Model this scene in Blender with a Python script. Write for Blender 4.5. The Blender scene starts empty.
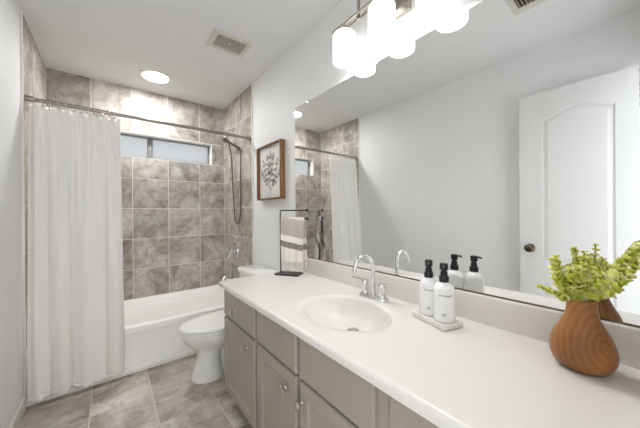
import bpy, bmesh, math, random
from math import sin, cos, pi, radians as R
from mathutils import Vector, Matrix
random.seed(7)
S = bpy.context.scene
C = S.collection

# ------------------------------------------------------------------ camera
W, D, H = 1.52, 3.23, 2.46          # room width, back wall, ceiling
TY = 2.425                          # front of the tub and of the tiling
yaw, pit, rol = R(38.6474), R(-0.1303), R(-0.4416)
fw = Vector((sin(yaw)*cos(pit), cos(yaw)*cos(pit), sin(pit)))
rt = Vector((cos(yaw), -sin(yaw), 0)); up = rt.cross(fw)
rt2 = rt*cos(rol) + up*sin(rol); up2 = -rt*sin(rol) + up*cos(rol)
cam = bpy.data.cameras.new('camera'); co = bpy.data.objects.new('camera', cam); C.objects.link(co)
cam.sensor_width = 36; cam.lens = 264.88/640*36; cam.clip_start = .01
m = Matrix((rt2, up2, -fw)).transposed().to_4x4(); m.translation = Vector((.4144, 0, 1.1899))
co.matrix_world = m; S.camera = co

# ------------------------------------------------------------------ world, exposure
SHADE, BULB, LED, WORLD = 1.2, 120.0, 106.0, 2.0
w = bpy.data.worlds.new('world'); S.world = w; w.use_nodes = True
w.node_tree.nodes['Background'].inputs[0].default_value = (.93, .965, 1, 1)
w.node_tree.nodes['Background'].inputs[1].default_value = WORLD
S.view_settings.view_transform = 'Standard'; S.view_settings.look = 'None'
S.view_settings.gamma = 1; S.view_settings.exposure = 0.62; S.view_settings.use_curve_mapping = False
S.cycles.max_bounces = 14; S.cycles.diffuse_bounces = 8; S.cycles.glossy_bounces = 6
S.cycles.sample_clamp_indirect = 6; S.cycles.use_denoising = True

# ------------------------------------------------------------------ materials
def srgb(r, g, b):
    f = lambda c: (c/255/12.92) if c/255 <= .04045 else ((c/255+.055)/1.055)**2.4
    return (f(r), f(g), f(b), 1)
def mat(name, col, rough=.5, metal=0, bump=0, bscale=200, spec=.5, var=0, vscale=6):
    m = bpy.data.materials.new(name); m.use_nodes = True; nt = m.node_tree; N = nt.nodes; L = nt.links
    b = N['Principled BSDF']; b.inputs['Base Color'].default_value = col
    b.inputs['Roughness'].default_value = rough; b.inputs['Metallic'].default_value = metal
    b.inputs['Specular IOR Level'].default_value = spec
    tc = N.new('ShaderNodeTexCoord')
    if bump:
        n = N.new('ShaderNodeTexNoise'); n.inputs['Scale'].default_value = bscale; n.inputs['Detail'].default_value = 3
        bp = N.new('ShaderNodeBump'); bp.inputs['Strength'].default_value = bump; bp.inputs['Distance'].default_value = .002
        L.new(tc.outputs['Object'], n.inputs['Vector']); L.new(n.outputs['Fac'], bp.inputs['Height']); L.new(bp.outputs[0], b.inputs['Normal'])
    n = N.new('ShaderNodeTexNoise'); n.inputs['Scale'].default_value = vscale; n.inputs['Detail'].default_value = 4
    L.new(tc.outputs['Object'], n.inputs['Vector'])
    mx = N.new('ShaderNodeMix'); mx.data_type = 'RGBA'
    v = var or .015
    mx.inputs['A'].default_value = tuple(c*(1-v) for c in col[:3])+(1,); mx.inputs['B'].default_value = tuple(min(1, c*(1+v)) for c in col[:3])+(1,)
    L.new(n.outputs['Fac'], mx.inputs['Factor']); L.new(mx.outputs['Result'], b.inputs['Base Color'])
    return m
def emis(name, col, s):
    m = bpy.data.materials.new(name); m.use_nodes = True; nt = m.node_tree
    b = nt.nodes['Principled BSDF']; b.inputs['Base Color'].default_value = (.9, .9, .9, 1)
    b.inputs['Emission Color'].default_value = col; b.inputs['Emission Strength'].default_value = s
    return m
def tile_mat(name, cols, scale, rough):
    m = bpy.data.materials.new(name); m.use_nodes = True; nt = m.node_tree; N = nt.nodes; L = nt.links
    b = N['Principled BSDF']; b.inputs['Roughness'].default_value = rough
    tc = N.new('ShaderNodeTexCoord'); at = N.new('ShaderNodeAttribute'); at.attribute_name = 'tile'
    sc = N.new('ShaderNodeVectorMath'); sc.operation = 'SCALE'; sc.inputs['Scale'].default_value = 23.
    ad = N.new('ShaderNodeVectorMath'); ad.operation = 'ADD'
    L.new(at.outputs['Vector'], sc.inputs[0]); L.new(tc.outputs['Object'], ad.inputs[0]); L.new(sc.outputs[0], ad.inputs[1])
    n1 = N.new('ShaderNodeTexNoise'); n1.inputs['Scale'].default_value = scale; n1.inputs['Detail'].default_value = 7
    n1.inputs['Roughness'].default_value = .72; n1.inputs['Distortion'].default_value = .45
    L.new(ad.outputs[0], n1.inputs['Vector'])
    r1 = N.new('ShaderNodeValToRGB'); e = r1.color_ramp.elements
    e[0].position = .30; e[0].color = cols[0]; e[1].position = .66; e[1].color = cols[3]
    for p, c in ((.44, cols[1]), (.55, cols[2])):
        q = e.new(p); q.color = c
    L.new(n1.outputs['Fac'], r1.inputs['Fac'])
    # veins
    n2 = N.new('ShaderNodeTexNoise'); n2.inputs['Scale'].default_value = scale*.75; n2.inputs['Detail'].default_value = 5
    n2.inputs['Distortion'].default_value = .8
    L.new(ad.outputs[0], n2.inputs['Vector'])
    r2 = N.new('ShaderNodeValToRGB'); e = r2.color_ramp.elements
    e[0].position = .47; e[0].color = (1, 1, 1, 1); e[1].position = .56; e[1].color = (1, 1, 1, 1)
    q = e.new(.513); q.color = (.74, .71, .68, 1)
    L.new(n2.outputs['Fac'], r2.inputs['Fac'])
    mx = N.new('ShaderNodeMix'); mx.data_type = 'RGBA'; mx.blend_type = 'MULTIPLY'; mx.inputs['Factor'].default_value = .8
    L.new(r1.outputs[0], mx.inputs['A']); L.new(r2.outputs[0], mx.inputs['B'])
    hs = N.new('ShaderNodeHueSaturation'); sp = N.new('ShaderNodeSeparateXYZ'); mr = N.new('ShaderNodeMapRange')
    mr.inputs['To Min'].default_value = .86; mr.inputs['To Max'].default_value = 1.12
    L.new(at.outputs['Vector'], sp.inputs[0]); L.new(sp.outputs[0], mr.inputs['Value']); L.new(mr.outputs[0], hs.inputs['Value'])
    L.new(mx.outputs['Result'], hs.inputs['Color']); L.new(hs.outputs[0], b.inputs['Base Color'])
    return m

M = {}
M['wall'] = mat('wall_paint', srgb(231, 231, 231), .55, bump=.08, bscale=260)
M['ceil'] = mat('ceiling_paint', srgb(224, 224, 223), .8, bump=.1, bscale=220)
M['door'] = mat('door_paint', srgb(218, 218, 216), .4)
M['trim'] = mat('white_trim', srgb(236, 233, 227), .35)
M['grout'] = mat('grout', srgb(226, 222, 214), .8, bump=.1)
M['fgrout'] = mat('floor_grout', srgb(214, 204, 190), .8, bump=.1)
M['tile'] = tile_mat('wall_tile', [srgb(124, 112, 101), srgb(160, 151, 141), srgb(183, 177, 169), srgb(206, 202, 197)], 5.2, .48)
M['ftile'] = tile_mat('floor_tile', [srgb(136, 124, 115), srgb(174, 164, 154), srgb(198, 190, 182), srgb(218, 212, 205)], 4.8, .38)
M['porc'] = mat('porcelain', srgb(238, 237, 234), .12)
M['tub'] = mat('tub_enamel', srgb(246, 245, 242), .32)
M['counter'] = mat('cultured_marble', srgb(224, 220, 215), .27)
M['cab'] = mat('taupe_paint', srgb(158, 150, 138), .38, bump=.03, bscale=120)
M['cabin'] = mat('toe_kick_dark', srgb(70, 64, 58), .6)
M['chrome'] = mat('chrome', (.74, .74, .75, 1), .06, 1)
M['gun'] = mat('dark_satin_nickel', srgb(112, 102, 90), .3, 1)
M['polish'] = mat('polished_chrome', (.93, .93, .93, 1), .18, 1)
M['nickel'] = mat('brushed_nickel', srgb(190, 182, 172), .28, 1)
M['steel'] = mat('satin_steel', srgb(160, 154, 148), .3, 1)
M['bronze'] = mat('dark_bronze', srgb(118, 104, 84), .25, 1)
M['curtain'] = mat('curtain_cloth', srgb(251, 249, 246), .85, bump=.25, bscale=500)
M['black'] = mat('black_metal', srgb(30, 28, 27), .4)
M['pump'] = mat('black_plastic', srgb(20, 19, 19), .35)
M['alu'] = mat('window_aluminium', srgb(128, 129, 128), .45, .2)
M['dark'] = mat('dark_cavity', srgb(62, 58, 54), .8)
M['bottle'] = mat('white_bottle', srgb(240, 240, 240), .22)
M['ink'] = mat('grey_ink', srgb(120, 116, 116), .6)
M['tray'] = mat('white_ceramic', srgb(232, 230, 224), .25)
M['paper'] = mat('art_paper', srgb(226, 222, 217), .8, bump=.05)
M['leafink'] = mat('botanical_ink', srgb(160, 156, 157), .8, var=.3, vscale=30)
M['stemink'] = mat('botanical_stem_ink', srgb(150, 138, 124), .8)
M['grill'] = mat('vent_plastic', srgb(206, 202, 190), .5)
M['fringe'] = mat('fringe_cotton', srgb(226, 220, 212), .9, bump=.3)
M['stem'] = mat('green_stem', srgb(112, 122, 52), .6)
M['straw'] = mat('dried_twigs', srgb(128, 96, 66), .8, var=.4, vscale=40)
M['lamp'] = emis('lamp_glass', (1, .975, .95, 1), SHADE)
M['bulb'] = emis('lamp_bulb', (.99, .985, .975, 1), BULB)
M['led'] = emis('led_lens', (.97, .99, 1, 1), LED)
# wood
def wood(name, c0, c1, scale, axis='X', rings=False, rough=.4):
    m = bpy.data.materials.new(name); m.use_nodes = True; nt = m.node_tree; N = nt.nodes; L = nt.links
    b = N['Principled BSDF']; b.inputs['Roughness'].default_value = rough
    tc = N.new('ShaderNodeTexCoord'); mp = N.new('ShaderNodeMapping')
    L.new(tc.outputs['Object'], mp.inputs[0])
    wv = N.new('ShaderNodeTexWave'); wv.wave_type = 'RINGS' if rings else 'BANDS'
    if rings:
        wv.rings_direction = 'SPHERICAL'; mp.inputs['Location'].default_value = (.035, .05, -.05); mp.inputs['Scale'].default_value = (1, 1, .62)
    else: wv.bands_direction = axis
    wv.inputs['Scale'].default_value = scale; wv.inputs['Distortion'].default_value = 3.6 if rings else 2.2; wv.inputs['Detail'].default_value = 3
    wv.inputs['Detail Scale'].default_value = 1.2
    L.new(mp.outputs[0], wv.inputs['Vector'])
    n = N.new('ShaderNodeTexNoise'); n.inputs['Scale'].default_value = 9; n.inputs['Detail'].default_value = 4
    L.new(mp.outputs[0], n.inputs['Vector'])
    a = N.new('ShaderNodeMath'); a.operation = 'MULTIPLY_ADD'; a.inputs[1].default_value = .13 if rings else .5
    h = N.new('ShaderNodeMath'); h.operation = 'MULTIPLY'; h.inputs[1].default_value = .87 if rings else .5
    L.new(n.outputs['Fac'], h.inputs[0]); L.new(wv.outputs['Fac'], a.inputs[0]); L.new(h.outputs[0], a.inputs[2])
    r = N.new('ShaderNodeValToRGB'); r.color_ramp.elements[0].color = c0; r.color_ramp.elements[0].position = .15
    r.color_ramp.elements[1].color = c1; r.color_ramp.elements[1].position = .85
    L.new(a.outputs[0], r.inputs[0]); L.new(r.outputs[0], b.inputs['Base Color'])
    return m
M['vase'] = wood('acacia_wood', srgb(84, 48, 22), srgb(186, 124, 62), 24, rings=True, rough=.33)
M['frame'] = wood('walnut_frame', srgb(104, 70, 38), srgb(146, 104, 62), 30, 'Z', rough=.45)
# mirror silver
mm = bpy.data.materials.new('mirror_silver'); mm.use_nodes = True; b = mm.node_tree.nodes['Principled BSDF']
b.inputs['Base Color'].default_value = (.925, .935, .93, 1); b.inputs['Metallic'].default_value = 1; b.inputs['Roughness'].default_value = 0
M['mirror'] = mm
# frosted glass
g = bpy.data.materials.new('frosted_glass'); g.use_nodes = True; N = g.node_tree.nodes; N.clear(); L = g.node_tree.links
tr = N.new('ShaderNodeBsdfTranslucent'); tr.inputs[0].default_value = (.52, .52, .52, 1)
gl = N.new('ShaderNodeBsdfGlossy'); gl.inputs['Roughness'].default_value = .25; gl.inputs[0].default_value = (.9, .9, .9, 1)
mx = N.new('ShaderNodeMixShader'); mx.inputs[0].default_value = .12; o = N.new('ShaderNodeOutputMaterial')
L.new(tr.outputs[0], mx.inputs[1]); L.new(gl.outputs[0], mx.inputs[2]); L.new(mx.outputs[0], o.inputs[0]); M['glass'] = g
cm = M['curtain']; N = cm.node_tree.nodes; L = cm.node_tree.links
t = N.new('ShaderNodeBsdfTranslucent'); t.inputs[0].default_value = srgb(248, 248, 247); mx = N.new('ShaderNodeMixShader'); mx.inputs[0].default_value = .14
L.new(N['Principled BSDF'].outputs[0], mx.inputs[1]); L.new(t.outputs[0], mx.inputs[2]); L.new(mx.outputs[0], N['Material Output'].inputs[0])
# leaves : per leaf colour from an attribute, a little translucent
def attr_mat(name, c0, c1, c2, rough=.5, transl=.3):
    g = bpy.data.materials.new(name); g.use_nodes = True; N = g.node_tree.nodes; L = g.node_tree.links
    b = N['Principled BSDF']; b.inputs['Roughness'].default_value = rough
    at = N.new('ShaderNodeAttribute'); at.attribute_name = 'tile'; sp = N.new('ShaderNodeSeparateXYZ'); L.new(at.outputs['Vector'], sp.inputs[0])
    r = N.new('ShaderNodeValToRGB'); r.color_ramp.elements[0].color = c0; r.color_ramp.elements[1].color = c2
    q = r.color_ramp.elements.new(.45); q.color = c1
    L.new(sp.outputs[0], r.inputs[0]); L.new(r.outputs[0], b.inputs['Base Color'])
    t = N.new('ShaderNodeBsdfTranslucent'); L.new(r.outputs[0], t.inputs[0])
    mx = N.new('ShaderNodeMixShader'); mx.inputs[0].default_value = transl
    L.new(b.outputs[0], mx.inputs[1]); L.new(t.outputs[0], mx.inputs[2]); L.new(mx.outputs[0], N['Material Output'].inputs[0])
    return g
M['leaf'] = attr_mat('eucalyptus_leaf', srgb(190, 206, 60), srgb(240, 242, 112), srgb(255, 253, 205))
# towel : stripes by height (object space z = height above the hem)
def towel_mat():
    g = bpy.data.materials.new('striped_towel'); g.use_nodes = True; N = g.node_tree.nodes; L = g.node_tree.links
    b = N['Principled BSDF']; b.inputs['Roughness'].default_value = .95
    tc = N.new('ShaderNodeTexCoord'); sp = N.new('ShaderNodeSeparateXYZ'); L.new(tc.outputs['Object'], sp.inputs[0])
    mr = N.new('ShaderNodeMapRange'); mr.inputs['From Min'].default_value = 0; mr.inputs['From Max'].default_value = .40
    sl = N.new('ShaderNodeMath'); sl.operation = 'MULTIPLY_ADD'; sl.inputs[1].default_value = -.22      # the weave hangs a little askew
    L.new(sp.outputs[1], sl.inputs[0]); L.new(sp.outputs[2], sl.inputs[2]); L.new(sl.outputs[0], mr.inputs['Value'])
    r = N.new('ShaderNodeValToRGB'); r.color_ramp.interpolation = 'CONSTANT'; e = r.color_ramp.elements
    e[0].position = 0; e[0].color = srgb(232, 226, 217); e[1].position = .43; e[1].color = srgb(140, 133, 126)
    for p, c in ((.535, srgb(234, 229, 221)), (.635, srgb(186, 177, 170)), (.93, srgb(220, 214, 206))):
        q = e.new(p); q.color = c
    L.new(mr.outputs[0], r.inputs[0]); L.new(r.outputs[0], b.inputs['Base Color'])
    n = N.new('ShaderNodeTexNoise'); n.inputs['Scale'].default_value = 420; bp = N.new('ShaderNodeBump'); bp.inputs['Strength'].default_value = .4; bp.inputs['Distance'].default_value = .002
    L.new(tc.outputs['Object'], n.inputs['Vector']); L.new(n.outputs['Fac'], bp.inputs['Height']); L.new(bp.outputs[0], b.inputs['Normal'])
    return g
M['towel'] = towel_mat()

# ------------------------------------------------------------------ helpers
def V(*a): return Vector(a)
def box(bm, x0, x1, y0, y1, z0, z1, bev=0, seg=2):
    ret = bmesh.ops.create_cube(bm, size=1)
    vs = ret['verts']
    for v in vs:
        v.co = V(x0+(v.co.x+.5)*(x1-x0), y0+(v.co.y+.5)*(y1-y0), z0+(v.co.z+.5)*(z1-z0))
    if bev:
        es = list({e for v in vs for e in v.link_edges})
        bmesh.ops.bevel(bm, geom=es, offset=bev, segments=seg, affect='EDGES', profile=.5)
    return bm
def B(*a, **k): return box(bmesh.new(), *a, **k)
def loft(bm, rings, cap0=True, cap1=True, closed=True):
    vr = [[bm.verts.new(p) for p in r] for r in rings]
    n = len(vr[0])
    for a, b in zip(vr, vr[1:]):
        for i in range(n if closed else n-1):
            j = (i+1) % n
            try: bm.faces.new((a[i], a[j], b[j], b[i]))
            except ValueError: pass
    if cap0: bm.faces.new(list(reversed(vr[0])))
    if cap1: bm.faces.new(vr[-1])
    return vr
def lathe(bm, prof, c=(0, 0, 0), axis=(0, 0, 1), n=32, cap0=True, cap1=True):
    ax = Vector(axis).normalized(); q = V(0, 0, 1).rotation_difference(ax); c = Vector(c)
    rings = [[c + q @ V(r*cos(2*pi*i/n), r*sin(2*pi*i/n), z) for i in range(n)] for r, z in prof]
    loft(bm, rings, cap0, cap1); return bm
def tube(bm, pts, r, n=12, caps=True):
    pts = [Vector(p) for p in pts]; rr = r if isinstance(r, (list, tuple)) else [r]*len(pts)
    t0 = (pts[1]-pts[0]).normalized(); u = t0.orthogonal().normalized(); rings = []
    for i, p in enumerate(pts):
        t = (pts[min(i+1, len(pts)-1)] - pts[max(i-1, 0)]).normalized()
        u = (u - t*u.dot(t)).normalized(); v = t.cross(u)
        rings.append([p + (u*cos(2*pi*k/n) + v*sin(2*pi*k/n))*rr[i] for k in range(n)])
    loft(bm, rings, caps, caps); return bm
def smooth_path(pts, n=8):
    pts = [Vector(p) for p in pts]; P = [pts[0]*2-pts[1]] + pts + [pts[-1]*2-pts[-2]]; out = []
    for i in range(1, len(P)-2):
        for k in range(n):
            t = k/n; a, b, c, d = P[i-1:i+3]
            out.append(.5*((2*b)+(c-a)*t+(2*a-5*b+4*c-d)*t*t+(3*b-a-3*c+d)*t**3))
    out.append(pts[-1]); return out
def bar(bm, a, b, w, h, up=(0, 0, 1)):
    a, b = Vector(a), Vector(b); t = (b-a).normalized(); s = t.cross(Vector(up))
    if s.length < 1e-4: s = V(1, 0, 0)
    s.normalize(); u = s.cross(t)
    loft(bm, [[p + s*sx*w/2 + u*sz*h/2 for sx, sz in ((-1, -1), (1, -1), (1, 1), (-1, 1))] for p in (a, b)]); return bm
def build(name, bm, m, parent=None, org=(0, 0, 0), smooth=True, angle=35, solid=0, sub=0):
    org = Vector(org)
    bmesh.ops.recalc_face_normals(bm, faces=bm.faces[:])
    bmesh.ops.translate(bm, verts=bm.verts[:], vec=-org)
    me = bpy.data.meshes.new(name); bm.to_mesh(me); bm.free()
    if smooth:
        for p in me.polygons: p.use_smooth = True
        me.set_sharp_from_angle(angle=R(angle))
    o = bpy.data.objects.new(name, me); C.objects.link(o)
    me.materials.append(M[m] if isinstance(m, str) else m)
    if parent is not None: o.parent = parent
    else: o.location = org
    if solid:
        md = o.modifiers.new('thickness', 'SOLIDIFY'); md.thickness = solid; md.offset = 0
    if sub:
        md = o.modifiers.new('smooth', 'SUBSURF'); md.levels = sub; md.render_levels = sub
    return o
class Thing:
    def __init__(s, name, label, cat, loc, group=None):
        s.o = bpy.data.objects.new(name, None); C.objects.link(s.o); s.loc = Vector(loc); s.o.location = s.loc
        s.o.empty_display_size = .05
        s.o['label'] = label; s.o['category'] = cat
        if group: s.o['group'] = group
    def part(s, name, bm, m, label=None, under=None, **k):
        o = build(name, bm, m, under or s.o, s.loc, **k)
        if label: o['label'] = label
        return o
def tag(o, label, cat, group=None):
    o['label'] = label; o['category'] = cat
    if group: o['group'] = group
    return o
def struct(name, bm, m, parent=None, **k):
    o = build(name, bm, m, parent, **k); o['kind'] = 'structure'; return o
def copy_tree(o, parent=None):
    c = o.copy(); C.objects.link(c)
    if parent is not None: c.parent = parent
    for ch in list(o.children): copy_tree(ch, c)
    return c

# ------------------------------------------------------------------ the room
FY = -.006                                              # inner face of the front wall
struct('floor', B(-.1, W+.1, -.13, D+.14, -.06, -.002), 'fgrout', smooth=False)
struct('ceiling', B(-.1, W+.1, -.13, D+.14, H, H+.06), 'ceil', smooth=False)
struct('wall_left', B(-.1, 0, -.13, D+.14, -.002, H), 'wall', smooth=False)
struct('wall_right', B(W, W+.1, -.13, D+.14, -.002, H), 'wall', smooth=False)
WX0, WX1, WZ0, WZ1 = .16, 1.372, 1.766, 2.012            # window opening
bm = bmesh.new()
box(bm, 0, WX0, D, D+.14, -.002, H); box(bm, WX1, W, D, D+.14, -.002, H)
box(bm, WX0, WX1, D, D+.14, -.002, WZ0); box(bm, WX0, WX1, D, D+.14, WZ1, H)
wb = struct('wall_back', bm, 'wall', smooth=False)
bm = bmesh.new()
box(bm, .715, W, FY-.12, FY, -.002, H); box(bm, 0, .715, FY-.12, FY, 2.10, H); box(bm, 0, .035, FY-.12, FY, -.002, 2.10)
struct('wall_front', bm, 'wall', smooth=False)

# tiling: each tile a slightly raised slab carrying its own random value
def tiles(rects, fn, nrm, grout_rect, th=.008, gap=.0055):
    bm = bmesh.new(); lay = bm.loops.layers.float_vector.new('tile')
    for (a0, a1, b0, b1) in rects:
        g = gap/2; rnd = Vector((random.random(), random.random(), random.random()))
        q = [(a0+g, b0+g), (a1-g, b0+g), (a1-g, b1-g), (a0+g, b1-g)]
        k = .0012; q2 = [(a0+g+k, b0+g+k), (a1-g-k, b0+g+k), (a1-g-k, b1-g-k), (a0+g+k, b1-g-k)]
        r0 = [bm.verts.new(fn(u, v)) for u, v in q]
        r1 = [bm.verts.new(fn(u, v)+nrm*(th-.0008)) for u, v in q]
        r2 = [bm.verts.new(fn(u, v)+nrm*th) for u, v in q2]
        fs = []
        for x, y in ((r0, r1), (r1, r2)):
            for i in range(4): fs.append(bm.faces.new((x[i], x[(i+1) % 4], y[(i+1) % 4], y[i])))
        fs.append(bm.faces.new(r2))
        for f in fs:
            for l in f.loops: l[lay] = rnd
    return bm
def cells(us, vs, hole=None):
    out = []
    for u0, u1 in zip(us, us[1:]):
        for v0, v1 in zip(vs, vs[1:]):
            if hole:
                h0, h1, k0, k1 = hole
                if u0 >= h0-1e-4 and u1 <= h1+1e-4 and v0 >= k0-1e-4 and v1 <= k1+1e-4: continue
                if v0 >= k0-1e-4 and v1 <= k1+1e-4:
                    if u0 < h0 < u1: u1_ = h0; out.append((u0, u1_, v0, v1)); continue
                    if u0 < h1 < u1: out.append((h1, u1, v0, v1)); continue
            out.append((u0, u1, v0, v1))
    return out
TH = .008
vz = [.33, .644, .949, 1.254, 1.557, WZ0, WZ1, 2.165, H]
hx = [TH, .298, .606, .920, 1.235, W-TH]
bm = tiles(cells(hx, vz, (WX0, WX1, WZ0, WZ1)), lambda u, v: V(u, D, v), V(0, -1, 0), None)
c = struct('wall_tiling', bm, 'tile', wb, smooth=False); c['label'] = 'grey beige marbled square tiles around the tub'
gr = bmesh.new()
for a in ((0, WX0, .33, H), (WX1, W, .33, H), (WX0, WX1, .33, WZ0), (WX0, WX1, WZ1, H)):
    box(gr, a[0], a[1], D-.0062, D, a[2], a[3])
struct('grout', gr, 'grout', wb, smooth=False)
ys = [TY, 2.725, 3.03, D-TH]; vz2 = [.33, .644, .949, 1.254, 1.557, 1.862, 2.165, H]
wl, wr = bpy.data.objects['wall_left'], bpy.data.objects['wall_right']
struct('wall_tiling', tiles(cells(ys, vz2), lambda u, v: V(W, u, v), V(-1, 0, 0), None), 'tile', wr, smooth=False)
struct('grout', B(W-.0062, W, TY, D, .33, H), 'grout', wr, smooth=False)
struct('wall_tiling', tiles(cells(ys, vz2), lambda u, v: V(0, u, v), V(1, 0, 0), None), 'tile', wl, smooth=False)
struct('grout', B(0, .0062, TY, D, .33, H), 'grout', wl, smooth=False)
struct('trim_1', B(W-.011, W, TY-.014, TY, 0, H, bev=.002), 'trim')
struct('trim_2', B(0, .011, TY-.014, TY, 0, H, bev=.002), 'trim')
bm = bmesh.new(); box(bm, .009, W-.009, D-.013, D-.008, H-.006, H); box(bm, .008, .013, TY, D-.013, H-.006, H); box(bm, W-.013, W-.008, TY, D-.013, H-.006, H)
struct('trim_3', bm, 'trim')
# floor tiling
fx = [0.0, .005, .32, .635, .95, 1.265, W]; fy = [-.13]; y = 2.385-.315*7
while y < 2.386: fy.append(y); y += .315
fy.append(TY+.01)
bm = tiles(cells(fx[1:], fy), lambda u, v: V(u, v, -.006), V(0, 0, 1), None, th=.007, gap=.006)
struct('floor_tiling', bm, 'ftile', bpy.data.objects['floor'], smooth=False)
# baseboards
struct('baseboard_left', B(.0002, .012, .66, TY-.016, .001, .085, bev=.003), 'trim')
struct('baseboard_right', B(W-.012, W-.0002, 1.70, TY-.016, .001, .085, bev=.003), 'trim')

# window
wy = D+.108
bm = bmesh.new()
for (a, b_, c_, d) in ((WX0, WX1, WZ0, WZ0+.018), (WX0, WX1, WZ1-.018, WZ1), (WX0, WX0+.018, WZ0+.018, WZ1-.018), (WX1-.018, WX1, WZ0+.018, WZ1-.018)):
    box(bm, a, b_, wy-.03, wy+.02, c_, d)
win = struct('window_1', bm, 'alu', smooth=False)
bm = bmesh.new(); t = .012
box(bm, WX0, WX1, D-.009, wy-.03, WZ0, WZ0+.004); box(bm, WX0, WX1, D-.009, wy-.03, WZ1-.004, WZ1)
box(bm, WX0, WX0+.004, D-.009, wy-.03, WZ0+.004, WZ1-.004); box(bm, WX1-.004, WX1, D-.009, wy-.03, WZ0+.004, WZ1-.004)
struct('window_reveal', bm, 'trim', win, smooth=False)
mx_ = .768
bm = bmesh.new(); box(bm, mx_-.024, mx_+.020, wy-.032, wy+.005, WZ0+.018, WZ1-.018, bev=.002); struct('window_mullion', bm, 'alu', win)
struct('pane', B(WX0+.018, mx_-.024, wy-.004, wy, WZ0+.018, WZ1-.018), 'glass', win, smooth=False)
struct('pane', B(mx_+.020, WX1-.018, wy-.012, wy-.008, WZ0+.018, WZ1-.018), 'glass', win, smooth=False)
bm = bmesh.new(); box(bm, mx_-.006, mx_+.004, wy-.042, wy-.032, 1.86, 1.905, bev=.002); struct('window_latch', bm, 'nickel', win)

# open door leaf against the left wall
DX0, DX1, DY0, DY1, DZ0, DZ1 = .052, .088, .042, .645, .012, 2.078
bm = bmesh.new()
box(bm, DX0, DX1-.004, DY0, DY1, DZ0, DZ1)
# face with recessed panels: stiles and rails proud of the slab, raised fields inside
PY0, PY1 = .142, .507
def arch(y, z0=1.873, rise=.062):
    t = (y-PY0)/(PY1-PY0); return z0 + rise*(.5-.5*cos(2*pi*t))**.9
def slab(bm, poly, x0, x1):
    a = [bm.verts.new((x0, y, z)) for y, z in poly]; b = [bm.verts.new((x1, y, z)) for y, z in poly]
    n = len(poly); bm.faces.new(a); bm.faces.new(list(reversed(b)))
    for i in range(n): bm.faces.new((a[i], b[i], b[(i+1) % n], a[(i+1) % n]))
box(bm, DX1-.004, DX1+.002, DY0, PY0, DZ0, DZ1); box(bm, DX1-.004, DX1+.002, PY1, DY1, DZ0, DZ1)
box(bm, DX1-.004, DX1+.002, PY0, PY1, DZ0, .22); box(bm, DX1-.004, DX1+.002, PY0, PY1, .70, .822)
n = 24; yy = [PY0+(PY1-PY0)*i/n for i in range(n+1)]
for a, b_ in zip(yy, yy[1:]):
    slab(bm, [(a, arch(a)), (b_, arch(b_)), (b_, DZ1), (a, DZ1)], DX1-.004, DX1+.002)
door = struct('door_1', bm, 'door', smooth=False)
def field(z0, topf, ins):
    bm = bmesh.new(); k = (PY1-PY0-2*ins)/n
    ring = lambda s, x: [V(x, PY0+ins+s, z0+ins+s)] + [V(x, PY1-ins-s, z0+ins+s)] + \
        [V(x, min(PY1-ins-s, max(PY0+ins+s, PY1-ins-k*i)), topf(PY1-ins-k*i)-ins-s) for i in range(n+1)]
    loft(bm, [ring(0, DX1-.004), ring(.02, DX1+.001)], cap0=False); return bm
struct('door_panel', field(.822, arch, .014), 'door', door, smooth=False)
struct('door_panel', field(.22, lambda y: .70, .014), 'door', door, smooth=False)
bm = bmesh.new(); lathe(bm, [(.031, 0), (.031, .004), (.026, .009), (.011, .012), (.010, .028), (.018, .034), (.0275, .044), (.029, .053), (.024, .062), (.012, .067), (.001, .068)], (DX1+.002, .578, .915), (1, 0, 0), 28)
k = struct('door_knob', bm, 'bronze', door); k['label'] = 'dark bronze round knob'
struct('door_latch', B(.06, .08, DY1-.001, DY1+.002, .885, .945), 'bronze', door, smooth=False)

# ------------------------------------------------------------------ bathtub
T = Thing('bathtub', 'white alcove bathtub set between the tiled walls under the window', 'bathtub', (W/2, 2.83, 0))
def rrect(x0, x1, y0, y1, z, r, n=8):
    pts = []
    for cx, cy, a0 in ((x1-r, y1-r, 0), (x0+r, y1-r, 90), (x0+r, y0+r, 180), (x1-r, y0+r, 270)):
        for i in range(n+1):
            a = R(a0+90*i/n); pts.append(V(cx+r*cos(a), cy+r*sin(a), z))
    return pts
x0, x1, y0, y1, zt = .003, W-.003, TY+.005, D-.003, .352
bm = bmesh.new()
loft(bm, [rrect(x0, x1, y0+.02, y1, .30, .004), rrect(x0, x1, y0, y1, .30, .004), rrect(x0, x1, y0, y1, zt-.018, .004), rrect(x0+.001, x1-.001, y0+.003, y1-.001, zt-.005, .006), rrect(x0+.002, x1-.002, y0+.010, y1-.002, zt, .01),
          rrect(x0+.075, x1-.075, y0+.075, y1-.055, zt, .12), rrect(x0+.085, x1-.085, y0+.085, y1-.064, zt-.006, .12), rrect(x0+.10, x1-.092, y0+.095, y1-.072, zt-.05, .12),
          rrect(x0+.20, x1-.11, y0+.12, y1-.095, .14, .12), rrect(x0+.26, x1-.14, y0+.16, y1-.13, .09, .10), rrect(x0+.32, x1-.2, y0+.22, y1-.19, .075, .08)], cap0=True)
T.part('basin', bm, 'tub', angle=50)
bm = bmesh.new()
prof = [(.012, .004), (-.008, .004), (-.008, .036), (-.005, .044), (.008, .049), (.015, .056), (.005, .270), (.003, .292), (0, .3)]
loft(bm, [[V(x, y0+a, z) for a, z in prof] + [V(x, y0+.03, .3), V(x, y0+.03, .004)] for x in (x0, x1)])
T.part('apron', bm, 'tub', angle=50)
bm = bmesh.new(); lathe(bm, [(.035, 0), (.035, .006), (.02, .009), (.001, .009)], (x1-.098, 2.83, .23), (-1, 0, .15), 24)
T.part('overflow_plate', bm, 'chrome')

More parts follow.
